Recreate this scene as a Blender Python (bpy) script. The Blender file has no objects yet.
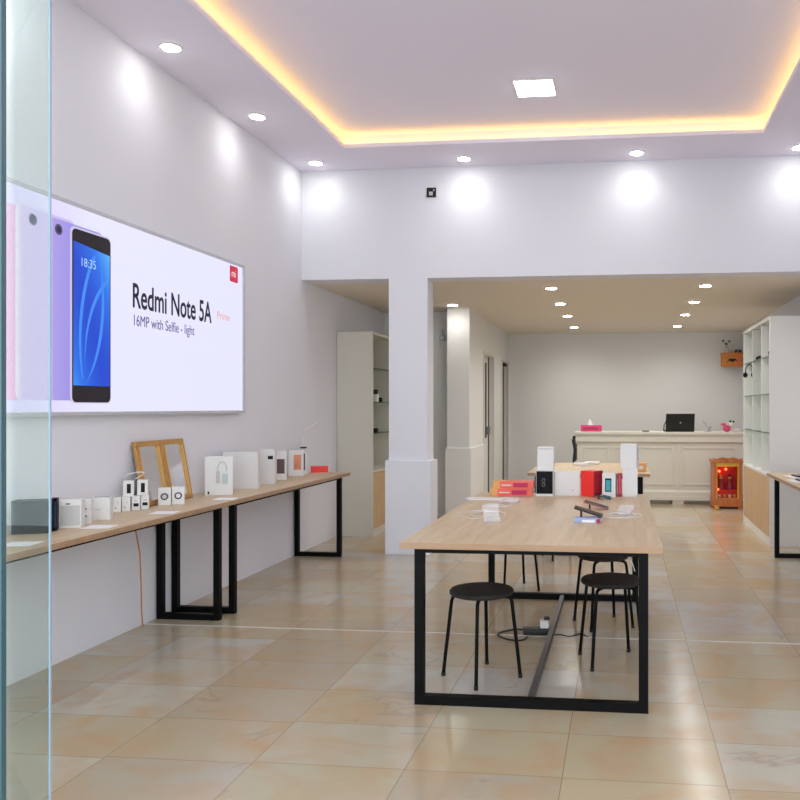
import bpy, bmesh, math, random
from mathutils import Vector, Matrix
random.seed(4)
PI = math.pi
S = bpy.context.scene
COL = S.collection
R = math.radians

# ------------------------------------------------------------------ materials
def lin(c):
    return tuple(((v / 255) / 12.92 if v / 255 <= .04045 else ((v / 255 + .055) / 1.055) ** 2.4) for v in c) + (1.0,)

def nodes(name):
    m = bpy.data.materials.new(name); m.use_nodes = True
    nt = m.node_tree; b = nt.nodes['Principled BSDF']
    return m, nt, b

def mat(name, rgb, rough=.5, metal=0, noise=.04, scale=12, spec=.5, bump=0, coat=0):
    m, nt, b = nodes(name)
    tc = nt.nodes.new('ShaderNodeTexCoord')
    n = nt.nodes.new('ShaderNodeTexNoise'); n.inputs['Scale'].default_value = scale; n.inputs['Detail'].default_value = 3
    nt.links.new(tc.outputs['Object'], n.inputs['Vector'])
    mx = nt.nodes.new('ShaderNodeMix'); mx.data_type = 'RGBA'
    c = lin(rgb)
    mx.inputs['A'].default_value = tuple(v * (1 - noise) for v in c[:3]) + (1,)
    mx.inputs['B'].default_value = tuple(min(1, v * (1 + noise)) for v in c[:3]) + (1,)
    nt.links.new(n.outputs['Fac'], mx.inputs['Factor'])
    nt.links.new(mx.outputs['Result'], b.inputs['Base Color'])
    b.inputs['Roughness'].default_value = rough; b.inputs['Metallic'].default_value = metal
    b.inputs['Specular IOR Level'].default_value = spec
    if coat: b.inputs['Coat Weight'].default_value = coat
    if bump:
        bp = nt.nodes.new('ShaderNodeBump'); bp.inputs['Strength'].default_value = bump; bp.inputs['Distance'].default_value = .002
        nt.links.new(n.outputs['Fac'], bp.inputs['Height']); nt.links.new(bp.outputs['Normal'], b.inputs['Normal'])
    return m

def emit(name, rgb, strength):
    m, nt, b = nodes(name)
    b.inputs['Base Color'].default_value = (.02, .02, .02, 1)
    b.inputs['Emission Color'].default_value = lin(rgb); b.inputs['Emission Strength'].default_value = strength
    b.inputs['Specular IOR Level'].default_value = .2
    return m

def emit_ramp(name, axis, a, b_, stops, strength, wave=None):
    """backlit print: colour ramp along one object axis between a and b_"""
    m, nt, b = nodes(name)
    b.inputs['Base Color'].default_value = (.02, .02, .02, 1); b.inputs['Specular IOR Level'].default_value = .2
    tc = nt.nodes.new('ShaderNodeTexCoord'); sp = nt.nodes.new('ShaderNodeSeparateXYZ')
    nt.links.new(tc.outputs['Object'], sp.inputs[0])
    mr = nt.nodes.new('ShaderNodeMapRange'); mr.inputs['From Min'].default_value = a; mr.inputs['From Max'].default_value = b_
    src = sp.outputs[axis]
    if wave:
        w = nt.nodes.new('ShaderNodeTexWave'); w.wave_type = 'RINGS'; w.inputs['Scale'].default_value = wave
        w.inputs['Distortion'].default_value = 1.2; w.inputs['Detail'].default_value = 1
        mp = nt.nodes.new('ShaderNodeMapping'); mp.inputs['Location'].default_value = (0, -.45, -.35)
        nt.links.new(tc.outputs['Object'], mp.inputs[0]); nt.links.new(mp.outputs[0], w.inputs['Vector'])
        nt.links.new(w.outputs['Fac'], mr.inputs['Value']); mr.inputs['From Min'].default_value = 0; mr.inputs['From Max'].default_value = 1
    else:
        nt.links.new(src, mr.inputs['Value'])
    cr = nt.nodes.new('ShaderNodeValToRGB'); e = cr.color_ramp.elements
    e[0].position = stops[0][0]; e[0].color = lin(stops[0][1]); e[1].position = stops[-1][0]; e[1].color = lin(stops[-1][1])
    for p, c in stops[1:-1]:
        k = e.new(p); k.color = lin(c)
    nt.links.new(mr.outputs[0], cr.inputs[0]); nt.links.new(cr.outputs[0], b.inputs['Emission Color'])
    b.inputs['Emission Strength'].default_value = strength
    return m

def wood(name, c1, c2, rough=.45, axis='Y', sc=1.0):
    m, nt, b = nodes(name)
    tc = nt.nodes.new('ShaderNodeTexCoord'); mp = nt.nodes.new('ShaderNodeMapping')
    s = {'X': (1.2, 14, 14), 'Y': (14, 1.2, 14), 'Z': (14, 14, 1.2)}[axis]
    mp.inputs['Scale'].default_value = tuple(v * sc for v in s)
    nt.links.new(tc.outputs['Object'], mp.inputs[0])
    n = nt.nodes.new('ShaderNodeTexNoise'); n.inputs['Scale'].default_value = 2.2; n.inputs['Detail'].default_value = 6; n.inputs['Distortion'].default_value = .6
    nt.links.new(mp.outputs[0], n.inputs['Vector'])
    cr = nt.nodes.new('ShaderNodeValToRGB'); cr.color_ramp.elements[0].position = .3; cr.color_ramp.elements[1].position = .7
    cr.color_ramp.elements[0].color = lin(c1); cr.color_ramp.elements[1].color = lin(c2)
    nt.links.new(n.outputs['Fac'], cr.inputs[0]); nt.links.new(cr.outputs[0], b.inputs['Base Color'])
    b.inputs['Roughness'].default_value = rough
    return m

def glass(name, tint, rough=.0, gloss=.08):
    m, nt, b = nodes(name); nt.nodes.remove(b)
    out = nt.nodes['Material Output']
    t = nt.nodes.new('ShaderNodeBsdfTransparent'); t.inputs[0].default_value = tint + (1,)
    g = nt.nodes.new('ShaderNodeBsdfGlossy'); g.inputs['Roughness'].default_value = rough
    fr = nt.nodes.new('ShaderNodeFresnel'); fr.inputs['IOR'].default_value = 1.45
    mul = nt.nodes.new('ShaderNodeMath'); mul.operation = 'MULTIPLY_ADD'; mul.inputs[1].default_value = .4; mul.inputs[2].default_value = gloss * .3
    nt.links.new(fr.outputs[0], mul.inputs[0])
    mx = nt.nodes.new('ShaderNodeMixShader'); nt.links.new(mul.outputs[0], mx.inputs[0])
    nt.links.new(t.outputs[0], mx.inputs[1]); nt.links.new(g.outputs[0], mx.inputs[2]); nt.links.new(mx.outputs[0], out.inputs[0])
    return m

def acrylic():
    m, nt, b = nodes('clear_acrylic'); out = nt.nodes['Material Output']
    b.inputs['Base Color'].default_value = lin((236, 234, 238)); b.inputs['Roughness'].default_value = .2
    t = nt.nodes.new('ShaderNodeBsdfTransparent'); mx = nt.nodes.new('ShaderNodeMixShader'); mx.inputs[0].default_value = .28
    nt.links.new(t.outputs[0], mx.inputs[1]); nt.links.new(b.outputs[0], mx.inputs[2]); nt.links.new(mx.outputs[0], out.inputs[0])
    return m

def marble_floor():
    m, nt, b = nodes('beige_marble_tiles')
    N = nt.nodes.new; L = nt.links.new
    def math_(op, a, bb=None, c=None):
        n = N('ShaderNodeMath'); n.operation = op
        for i, v in enumerate((a, bb, c)):
            if v is None: continue
            if isinstance(v, (int, float)): n.inputs[i].default_value = v
            else: L(v, n.inputs[i])
        return n.outputs[0]
    geo = N('ShaderNodeNewGeometry'); sp = N('ShaderNodeSeparateXYZ'); L(geo.outputs['Position'], sp.inputs[0])
    u = math_('DIVIDE', math_('SUBTRACT', sp.outputs[0], .39), .612)
    cu = math_('FLOOR', u)
    wn0 = N('ShaderNodeTexWhiteNoise'); wn0.noise_dimensions = '1D'; L(cu, wn0.inputs['W'])
    off = math_('MULTIPLY', wn0.outputs['Value'], .14)
    v = math_('ADD', math_('DIVIDE', math_('SUBTRACT', sp.outputs[1], 3.03), .41), off)
    cv = math_('FLOOR', v)
    cell = N('ShaderNodeCombineXYZ'); L(cu, cell.inputs[0]); L(cv, cell.inputs[1])
    wn = N('ShaderNodeTexWhiteNoise'); wn.noise_dimensions = '2D'; L(cell.outputs[0], wn.inputs['Vector'])
    cr = N('ShaderNodeValToRGB'); e = cr.color_ramp.elements; cr.color_ramp.interpolation = 'LINEAR'
    cols = [(0, (180, 176, 172)), (.16, (184, 178, 160)), (.34, (178, 166, 138)), (.5, (182, 166, 136)), (.66, (172, 160, 140)), (.82, (186, 181, 166)), (1, (180, 168, 144))]
    e[0].color = lin(cols[0][1]); e[1].color = lin(cols[-1][1])
    for p, c in cols[1:-1]:
        k = e.new(p); k.color = lin(c)
    L(wn.outputs['Value'], cr.inputs[0])
    # clouds that differ per tile
    shift = N('ShaderNodeVectorMath'); shift.operation = 'MULTIPLY_ADD'
    L(cell.outputs[0], shift.inputs[0]); shift.inputs[1].default_value = (3.7, 5.3, 0); L(geo.outputs['Position'], shift.inputs[2])
    n1 = N('ShaderNodeTexNoise'); n1.inputs['Scale'].default_value = 3.1; n1.inputs['Detail'].default_value = 8; n1.inputs['Distortion'].default_value = .8
    L(shift.outputs[0], n1.inputs['Vector'])
    rr = N('ShaderNodeValToRGB'); rr.color_ramp.elements[0].position = .42; rr.color_ramp.elements[1].position = .72
    L(n1.outputs['Fac'], rr.inputs[0])
    mx = N('ShaderNodeMix'); mx.data_type = 'RGBA'; L(math_('MULTIPLY', rr.outputs[0], .72), mx.inputs['Factor'])
    L(cr.outputs[0], mx.inputs['A']); mx.inputs['B'].default_value = lin((184, 146, 104))
    n3 = N('ShaderNodeTexNoise'); n3.inputs['Scale'].default_value = 1.7; n3.inputs['Detail'].default_value = 4
    L(shift.outputs[0], n3.inputs['Vector'])
    r3 = N('ShaderNodeValToRGB'); r3.color_ramp.elements[0].position = .55; r3.color_ramp.elements[1].position = .8
    L(n3.outputs['Fac'], r3.inputs[0])
    mx3 = N('ShaderNodeMix'); mx3.data_type = 'RGBA'; L(math_('MULTIPLY', r3.outputs[0], .5), mx3.inputs['Factor'])
    L(mx.outputs['Result'], mx3.inputs['A']); mx3.inputs['B'].default_value = lin((184, 178, 170))
    # dark veins
    n2 = N('ShaderNodeTexNoise'); n2.inputs['Scale'].default_value = 1.1; n2.inputs['Detail'].default_value = 7; n2.inputs['Distortion'].default_value = 1.6
    L(shift.outputs[0], n2.inputs['Vector'])
    vein = math_('SUBTRACT', 1.0, math_('MULTIPLY', math_('ABSOLUTE', math_('SUBTRACT', n2.outputs['Fac'], .5)), 75))
    vein = math_('MAXIMUM', vein, 0)
    gate = math_('GREATER_THAN', wn.outputs['Color'], .62)
    gate = math_('GREATER_THAN', n3.outputs['Fac'], .57)
    vein = math_('MULTIPLY', math_('MULTIPLY', vein, gate), .36)
    mx2 = N('ShaderNodeMix'); mx2.data_type = 'RGBA'; L(vein, mx2.inputs['Factor'])
    L(mx3.outputs['Result'], mx2.inputs['A']); mx2.inputs['B'].default_value = lin((128, 118, 104))
    # joints
    fu = math_('ABSOLUTE', math_('SUBTRACT', math_('FRACT', u), .5)); fv = math_('ABSOLUTE', math_('SUBTRACT', math_('FRACT', v), .5))
    ju = math_('GREATER_THAN', fu, .5 - .0028); jv = math_('GREATER_THAN', fv, .5 - .0042)
    j = math_('MAXIMUM', ju, jv)
    mx4 = N('ShaderNodeMix'); mx4.data_type = 'RGBA'; L(math_('MULTIPLY', j, .8), mx4.inputs['Factor'])
    L(mx2.outputs['Result'], mx4.inputs['A']); mx4.inputs['B'].default_value = lin((120, 108, 90))
    L(mx4.outputs['Result'], b.inputs['Base Color'])
    L(math_('MULTIPLY_ADD', n1.outputs['Fac'], .16, .12), b.inputs['Roughness'])
    b.inputs['Specular IOR Level'].default_value = .45
    bp = N('ShaderNodeBump'); bp.inputs['Strength'].default_value = .05; bp.inputs['Distance'].default_value = .004
    L(n1.outputs['Fac'], bp.inputs['Height']); L(bp.outputs['Normal'], b.inputs['Normal'])
    return m

M = dict(
    wall=mat('white_wall_paint', (231, 231, 237), .75, noise=.015, scale=2, spec=.2),
    wall2=mat('warm_white_wall_paint', (228, 227, 224), .75, noise=.015, scale=2, spec=.2),
    ceil=mat('white_ceiling_paint', (241, 236, 248), .85, noise=.01, scale=2, spec=.1),
    ceil2=mat('cream_ceiling_paint', (234, 224, 209), .85, noise=.01, scale=2, spec=.1),
    floor=marble_floor(),
    ground=mat('grey_paving', (150, 148, 144), .8, noise=.1, scale=6),
    steel=mat('black_powder_coated_steel', (8, 8, 9), .5, noise=.1, spec=.12),
    greysteel=mat('dark_grey_steel', (74, 72, 72), .4, noise=.25, scale=20),
    oak=wood('light_oak_laminate', (194, 168, 134), (210, 188, 156), .42, 'Y'),
    oakv=wood('light_oak_veneer', (196, 160, 118), (212, 180, 140), .45, 'Z'),
    oakedge=wood('oak_edge_band', (164, 130, 100), (178, 146, 116), .45, 'X'),
    white=mat('white_melamine', (232, 231, 226), .4, noise=.01),
    card=mat('white_card', (228, 226, 224), .45, noise=.015),
    cream=mat('cream_lacquer_and_warm_lit_white', (216, 211, 198), .45, noise=.015),
    grey=mat('grey_card', (196, 192, 190), .5, noise=.03),
    black=mat('black_plastic', (10, 10, 12), .4, noise=.1),
    blackcard=mat('black_card', (9, 9, 12), .5, noise=.1, spec=.15),
    stool=mat('dark_woven_seat', (30, 24, 22), .75, noise=.5, scale=160, bump=.6),
    red=mat('bright_red_card', (246, 50, 44), .45, noise=.04),
    redd=mat('dark_red_card', (168, 26, 44), .45, noise=.04),
    orange=mat('orange_card', (232, 166, 92), .45, noise=.05),
    salmon=mat('salmon_card', (240, 106, 88), .45, noise=.06, scale=20),
    magenta=mat('magenta_print', (190, 24, 84), .5, noise=.05),
    teal=mat('teal_phone_print', (60, 165, 176), .4, noise=.15, scale=30),
    pink=mat('pink_card', (222, 70, 120), .5, noise=.1, scale=40),
    gold=mat('gilt_moulding', (190, 142, 84), .4, metal=.2, noise=.25, scale=40),
    mirror=mat('mirror_silver', (236, 238, 246), .22, metal=1, noise=0),
    clear=acrylic(),
    pane=glass('storefront_glass', (.905, .95, .93), .0, .12),
    paneedge=mat('green_glass_edge', (52, 84, 88), .3, noise=.2, scale=3),
    shelfglass=glass('greenish_shelf_glass', (.84, .92, .88), .02, .3),
    shelfedge=mat('shelf_glass_edge', (58, 84, 76), .2, noise=.1),
    cabback=mat('pale_green_cabinet_back', (212, 222, 214), .3, noise=.01),
    cable=mat('black_rubber_cable', (24, 22, 22), .5, noise=.1),
    wcable=mat('white_cable', (222, 220, 218), .45, noise=.02),
    ocable=mat('tan_cable', (196, 136, 84), .5, noise=.05),
    chrome=mat('brushed_metal', (170, 170, 174), .3, metal=.9, noise=.05),
    aluminium=mat('aluminium_frame', (206, 206, 212), .4, metal=.3, noise=.02),
    navy=mat('navy_phone_glass', (34, 36, 52), .12, noise=.05),
    copper=mat('rose_phone_back', (150, 100, 92), .3, noise=.05),
    blueprint=mat('bluish_print', (166, 176, 214), .45, noise=.15, scale=60),
    altar=wood('red_lacquered_wood', (170, 88, 44), (200, 118, 62), .4, 'Z'),
    altarin=mat('red_altar_lining', (200, 44, 22), .55, noise=.2, scale=18),
    altargold=mat('gold_leaf', (220, 170, 70), .4, metal=.4, noise=.2, scale=40),
    shelfwood=wood('orange_carved_wood', (196, 116, 40), (226, 150, 66), .5, 'X', 2),
    leaf=mat('green_leaf', (86, 104, 60), .6, noise=.2),
    ceramic=mat('glazed_ceramic', (214, 208, 200), .2, noise=.05),
    bluecer=mat('blue_ceramic', (60, 74, 100), .25, noise=.2, scale=40),
    flesh=mat('painted_figure', (226, 184, 150), .5, noise=.1, scale=30),
    robe=mat('painted_robe', (150, 60, 70), .5, noise=.3, scale=30),
    darkpic=mat('dark_red_print', (70, 20, 26), .3, noise=.9, scale=40),
    sunset=mat('orange_purple_print', (214, 130, 90), .3, noise=.5, scale=14),
    navyprint=mat('navy_print', (40, 44, 84), .4, noise=.1),
    paper=mat('white_paper', (240, 240, 242), .6, noise=.01),
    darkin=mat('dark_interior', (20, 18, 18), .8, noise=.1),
    lamp=emit('lamp_glow', (255, 252, 246), 20),
    panel=emit('led_panel_glow', (250, 250, 255), 14),
    warmled=emit('warm_led_strip', (255, 202, 100), 4.2),
    redbulb=emit('red_bulb_glow', (255, 70, 40), 5),
)

# ------------------------------------------------------------------ mesh helpers
class MB:
    def __init__(s): s.bm = bmesh.new()
    def box(s, x0, x1, y0, y1, z0, z1, bev=0, rz=0):
        r = bmesh.ops.create_cube(s.bm, size=1)
        vs = r['verts']
        c = Vector(((x0 + x1) / 2, (y0 + y1) / 2, (z0 + z1) / 2)); d = (abs(x1 - x0), abs(y1 - y0), abs(z1 - z0))
        mt = Matrix.Translation(c) @ Matrix.Rotation(rz, 4, 'Z') @ Matrix.Diagonal((*d, 1))
        bmesh.ops.transform(s.bm, matrix=mt, verts=vs)
        if bev:
            es = list({e for v in vs for e in v.link_edges})
            bmesh.ops.bevel(s.bm, geom=es, offset=bev, segments=2, affect='EDGES', profile=.5)
        return s
    def lathe(s, prof, seg=24, c=(0, 0, 0), axis='Z'):
        rings = []
        for rr, z in prof:
            ring = []
            for i in range(seg):
                a = 2 * PI * i / seg
                p = (rr * math.cos(a), rr * math.sin(a), z)
                if axis == 'Y': p = (p[0], p[2], p[1])
                if axis == 'X': p = (p[2], p[0], p[1])
                ring.append(s.bm.verts.new((p[0] + c[0], p[1] + c[1], p[2] + c[2])))
            rings.append(ring)
        for a, b in zip(rings, rings[1:]):
            for i in range(seg):
                s.bm.faces.new((a[i], a[(i + 1) % seg], b[(i + 1) % seg], b[i]))
        s.bm.faces.new(rings[0][::-1]); s.bm.faces.new(rings[-1])
        return s
    def tube(s, pts, r, seg=8, closed=False):
        pts = [Vector(p) for p in pts]; n = len(pts); rings = []; up = Vector((.31, .17, .93)).normalized()
        for i, p in enumerate(pts):
            if closed: t = pts[(i + 1) % n] - pts[i - 1]
            else: t = pts[min(i + 1, n - 1)] - pts[max(i - 1, 0)]
            t.normalize(); a = t.cross(up)
            if a.length < .05: a = t.cross(Vector((1, 0, 0)))
            a.normalize(); b = t.cross(a)
            rr = r[i] if isinstance(r, (list, tuple)) else r
            rings.append([s.bm.verts.new(p + a * math.cos(2 * PI * k / seg) * rr + b * math.sin(2 * PI * k / seg) * rr) for k in range(seg)])
        m = n if closed else n - 1
        for i in range(m):
            A, B = rings[i], rings[(i + 1) % n]
            for k in range(seg): s.bm.faces.new((A[k], A[(k + 1) % seg], B[(k + 1) % seg], B[k]))
        if not closed: s.bm.faces.new(rings[0][::-1]); s.bm.faces.new(rings[-1])
        return s
    def prism(s, poly, axis, a, b):
        """extrude a 2-D polygon: axis 'X' -> poly in (y,z) from x=a to b, etc."""
        def P(p, t):
            return {'X': (t, p[0], p[1]), 'Y': (p[0], t, p[1]), 'Z': (p[0], p[1], t)}[axis]
        A = [s.bm.verts.new(P(p, a)) for p in poly]; B = [s.bm.verts.new(P(p, b)) for p in poly]
        s.bm.faces.new(A); s.bm.faces.new(B[::-1]); n = len(poly)
        for i in range(n): s.bm.faces.new((A[i], B[i], B[(i + 1) % n], A[(i + 1) % n]))
        return s
    def ball(s, c, r, sc=(1, 1, 1)):
        q = bmesh.ops.create_icosphere(s.bm, subdivisions=2, radius=r)
        bmesh.ops.transform(s.bm, matrix=Matrix.Translation(c) @ Matrix.Diagonal((*sc, 1)), verts=q['verts']); return s
    def build(s, name, m, parent=None, smooth=False, loc=None, rot=None):
        bmesh.ops.recalc_face_normals(s.bm, faces=s.bm.faces)
        me = bpy.data.meshes.new(name); s.bm.to_mesh(me); s.bm.free()
        me.materials.append(m if not isinstance(m, str) else M[m])
        if smooth:
            for p in me.polygons: p.use_smooth = True
            me.set_sharp_from_angle(angle=R(42))
        o = bpy.data.objects.new(name, me); COL.objects.link(o)
        if parent: o.parent = parent
        if loc: o.location = loc
        if rot: o.rotation_euler = rot
        return o

def tag(o, label, cat, group=None):
    o['label'] = label; o['category'] = cat
    if group: o['group'] = group
    return o

def thing(name, label, cat, loc=(0, 0, 0), rz=0, group=None):
    o = bpy.data.objects.new(name, None); COL.objects.link(o); o.empty_display_size = .1
    o.location = loc; o.rotation_euler = (0, 0, rz)
    return tag(o, label, cat, group)

def struct(name, mb, m, parent=None):
    o = mb.build(name, m, parent)
    if not parent: o['kind'] = 'structure'
    return o

def dup(root, loc, rz=None, label=None, group=None):
    def cp(o, par):
        c = o.copy(); COL.objects.link(c)
        if par: c.parent = par
        for ch in [q for q in kids.get(o.name, [])]: cp(ch, c)
        return c
    kids = {}
    for o in bpy.data.objects:
        if o.parent: kids.setdefault(o.parent.name, []).append(o)
    r = cp(root, None); r.location = loc
    if rz is not None: r.rotation_euler = (0, 0, rz)
    if label: r['label'] = label
    if group: r['group'] = group
    return r

def text_mesh(name, txt, size, m, parent, to_world, ext=.001, sx=1.0, bold=.0):
    """lettering as a mesh; to_world maps (x along line, y up) to parent coordinates"""
    cu = bpy.data.curves.new('lettering', 'FONT'); cu.body = txt; cu.size = size; cu.extrude = ext; cu.offset = bold
    tmp = bpy.data.objects.new('lettering', cu); COL.objects.link(tmp)
    bpy.context.view_layer.update()
    dg = bpy.context.evaluated_depsgraph_get()
    me = bpy.data.meshes.new_from_object(tmp.evaluated_get(dg))
    bpy.data.objects.remove(tmp)
    for v in me.vertices: v.co = to_world(v.co.x * sx, v.co.y, v.co.z)
    me.materials.clear(); me.materials.append(m)
    me.name = name
    o = bpy.data.objects.new(name, me); COL.objects.link(o); o.parent = parent
    return o

# ------------------------------------------------------------------ camera
TH = R(6.14); H = 1.404
cam = bpy.data.cameras.new('camera'); cam.lens = 36; cam.sensor_width = 36; cam.sensor_fit = 'HORIZONTAL'
cam.shift_x = -135 / 800; cam.shift_y = 7 / 800; cam.clip_start = .05
co = bpy.data.objects.new('camera', cam); COL.objects.link(co)
co.location = (0, 0, H); co.rotation_euler = (R(90), 0, TH); S.camera = co

# ------------------------------------------------------------------ room
XL, XR, Y0, YW, YB, ZC, ZT, ZL = -3.07, 1.95, 1.30, 7.45, 13.3, 3.68, 3.815, 2.63
struct('floor', MB().box(XL - .2, XR + .2, Y0, YB + .2, -.1, 0), 'floor')
struct('ground', MB().box(-9, 9, -6, Y0, -.12, -.02), 'ground')
struct('wall_left', MB().box(XL - .2, XL, Y0, 10.3, 0, 4.0), 'wall')
struct('wall_right', MB().box(XR, XR + .2, Y0, YB + .2, 0, 4.0), 'wall')
struct('wall_middle', MB().box(XL, XR, YW, YW + .24, ZL, 4.0), 'wall')
p = MB().box(-2.205, -1.83, YW, YW + .24, 0, ZL).box(-2.235, -1.795, YW - .03, YW + .27, 0, .895, .004).build('wall_pillar', 'wall'); p['kind'] = 'structure'
struct('wall_back', MB().box(-1.9, XR, YB, YB + .2, 0, 2.8), 'wall2')
struct('wall_alcove', MB().box(XL, -1.95, 10.12, 10.3, 0, 2.8), 'wall2')
p = MB().box(-2.13, -1.85, 9.68, 10.62, 0, ZL).box(-2.15, -1.83, 9.66, 10.64, 0, .9, .004).build('wall_column', 'wall2'); p['kind'] = 'structure'
# inner side wall with two door openings
w = MB(); xa, xb = -2.0, -1.88
w.box(xa, xb, 10.62, 10.86, 0, ZL).box(xa, xb, 11.66, 12.50, 0, ZL).box(xa, xb, 13.18, YB, 0, ZL)
w.box(xa, xb, 10.86, 11.66, 2.14, ZL).box(xa, xb, 12.50, 13.18, 2.14, ZL)
struct('wall_inner', w, 'wall2')
# ceilings: lower ring around the tray, tray riser, tray top
TX0, TX1, TY0, TY1 = -2.42, 1.175, 2.2, 6.81
c = MB(); c.box(XL, TX0, Y0, YW, ZC, ZC + .035).box(TX1, XR, Y0, YW, ZC, ZC + .035)
c.box(TX0, TX1, Y0, TY0, ZC, ZC + .035).box(TX0, TX1, TY1, YW, ZC, ZC + .035)
g = .09
c.box(TX0 - g - .05, TX0 - g, TY0 - g, TY1 + g, ZC + .035, ZT).box(TX1 + g, TX1 + g + .05, TY0 - g, TY1 + g, ZC + .035, ZT)
c.box(TX0 - g, TX1 + g, TY0 - g - .05, TY0 - g, ZC + .035, ZT).box(TX0 - g, TX1 + g, TY1 + g, TY1 + g + .05, ZC + .035, ZT)
c.box(TX0 - .3, TX1 + .3, TY0 - .3, TY1 + .3, ZT, ZT + .05)
CE = struct('ceiling', c, 'ceil')
struct('ceiling', MB().box(-2.05, XR, YW + .24, YB, ZL, ZL + .1).box(XL, -2.05, YW + .24, 10.12, ZL, ZL + .1), 'ceil2')
s = MB(); q = .055; t = .012
s.box(TX0 - q - .012, TX0 - q, TY0 - q, TY1 + q, ZC + .035, ZC + .035 + t).box(TX1 + q, TX1 + q + .012, TY0 - q, TY1 + q, ZC + .035, ZC + .035 + t)
s.box(TX0 - q, TX1 + q, TY0 - q - .012, TY0 - q, ZC + .035, ZC + .035 + t).box(TX0 - q, TX1 + q, TY1 + q, TY1 + q + .012, ZC + .035, ZC + .035 + t)
s.build('led_strip', 'warmled', CE)
# front wall above/around the shop front
struct('trim_1', MB().box(XL, XR, 4.868, 4.882, 0, .003), mat('pale_floor_strip', (196, 190, 180), .5))
struct('wall_front', MB().box(XL - .2, XR + .2, Y0 - .2, Y0, 3.3, 4.0), 'wall')
# storefront glass
def pane(name, x0, x1, y, z0, z1, th, rz=0):
    o = MB().box(x0, x1 - .003, y, y + th, z0, z1).build(name, 'pane'); o['kind'] = 'structure'
    MB().box(x1 - .003, x1, y, y + th, z0, z1).build('glass_edge', mat('pale_glass_edge', (134, 156, 172), .3), o)
    return o
pane('window_1', XL, -1.107, 1.45, 0, ZC, .0035)
d = MB().box(-.9, -.002, -.006, .006, 0, 2.7).build('door_1', 'pane', None, loc=(-.832, 1.0, -.01), rot=(0, 0, R(12))); d['kind'] = 'structure'
MB().box(-.002, .001, -.006, .006, 0, 2.7).build('glass_edge', 'paneedge', d)
# inner door, and a doorway closed by a dark leaf
def frame_door(name, y0, y1, leaf_mat, panes):
    xw = -1.88
    m_ = MB().box(xw - .10, xw - .06, y0, y1, 0, 2.14)
    o = struct(name, m_, leaf_mat)
    MB().box(xw, xw + .02, y0 - .04, y0 + .01, 0, 2.17).box(xw, xw + .02, y1 - .01, y1 + .04, 0, 2.17).box(xw, xw + .02, y0, y1, 2.13, 2.17).build('casing', 'cream', o)
    if panes:
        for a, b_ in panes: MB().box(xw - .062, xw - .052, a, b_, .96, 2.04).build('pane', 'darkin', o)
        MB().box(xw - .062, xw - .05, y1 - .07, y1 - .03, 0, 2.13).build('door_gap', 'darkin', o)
        MB().box(xw - .06, xw - .01, y1 - .2, y1 - .17, 1.0, 1.12, .005).build('handle', 'chrome', o)
    else:
        MB().box(xw - .05, xw + .05, y0 + .03, y0 + .3, 2.06, 2.10, .005).build('door_closer', 'steel', o)
    return o
frame_door('door_2', 10.86, 11.66, 'white', [(10.95, 11.12), (11.26, 11.42)])
frame_door('unlit_doorway_3', 12.50, 13.18, 'darkin', None)  # leaf painted dark to stand for the unlit space behind the doorway

# ------------------------------------------------------------------ lamps
def spot(o, loc, power, col, ang=100, blend=1, size=.03):
    l = bpy.data.lights.new('downlight_beam', 'SPOT'); l.energy = power; l.color = col; l.spot_size = R(ang); l.spot_blend = blend; l.shadow_soft_size = size
    b = bpy.data.objects.new('downlight_beam', l); COL.objects.link(b); b.parent = o; b.location = (0, 0, -.016)
def downlight(x, y, z, label, group, power, col, ang=100):
    t = thing('downlight', label, 'light', (x, y, z), 0, group)
    MB().lathe([(.056, 0), (.068, -.001), (.066, -.006), (.056, -.008), (.056, -.004)], 24).build('bezel', 'white', t, True)
    MB().lathe([(.055, -.0045), (.055, -.0105)], 24).build('lens', 'lamp', t)
    spot(t, None, power * (.7 if x < -2.5 else 1), col, ang)
    return t
PC = (.98, .98, 1.0)
UP = [(-2.83, 3.57, None), (-2.83, 4.78, 'round white downlight over the phone poster, nearest on the left wall side'), (-2.83, 5.99, 'round white downlight over the right part of the poster, middle of the left row'),
      (-2.83, 7.19, 'round white downlight in the corner of left wall and beam wall'), (-1.43, 7.21, 'round white downlight above the small black socket box on the beam wall'),
      (.14, 7.21, 'round white downlight in front of beam wall, right of the square panel light'), (1.55, 7.21, 'round white downlight at the right edge of the photo by the cove corner'), (-2.83, 2.36, None)]
for x, y, lab in UP:
    if lab: downlight(x, y, ZC, lab, 'downlights round the raised ceiling', 4.3, PC, 145)
    else: downlight(x, y, ZC, 'round white downlight along the left wall nearest the shop front', 'downlights round the raised ceiling', 4.3, PC, 145)
pos = ['nearest', 'second nearest', 'second farthest', 'farthest']
for sx, side in ((-.715, 'left'), (.845, 'right')):
    for k, y in enumerate((8.2, 9.45, 10.73, 12.25)):
        downlight(sx, y, ZL, f'small downlight in back room ceiling, {pos[k]} of the {side} row', 'downlights in the back room', 27, (1, .975, .95), 160)
downlight(-2.01, 9.44, ZL, 'small downlight in front of the white column with a plinth', 'downlights in the back room', 4, (1, .975, .95), 160)
for k, y in enumerate((5.99, 3.2)):
    t = thing('panel_light', 'square white panel light flush in the raised ceiling' if not k else 'square white panel light in the raised ceiling nearest the shop front', 'light', (-.645, y, ZT))
    MB().box(-.15, .15, -.15, .15, -.012, 0, .002).build('frame', 'white', t)
    MB().box(-.14, .14, -.14, .14, -.016, -.0125).build('diffuser', 'panel', t)
t = thing('socket_box', 'small black square socket box high on the beam wall', 'socket box', (-1.79, YW, 3.44))
MB().box(-.045, .045, -.012, 0, -.045, .045, .003).build('housing', 'black', t)
MB().box(-.02, .015, -.02, -.0125, -.03, .005).build('contact', 'grey', t)
MB().box(.02, .03, -.02, -.0125, .01, .03).build('contact', 'grey', t)
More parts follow.
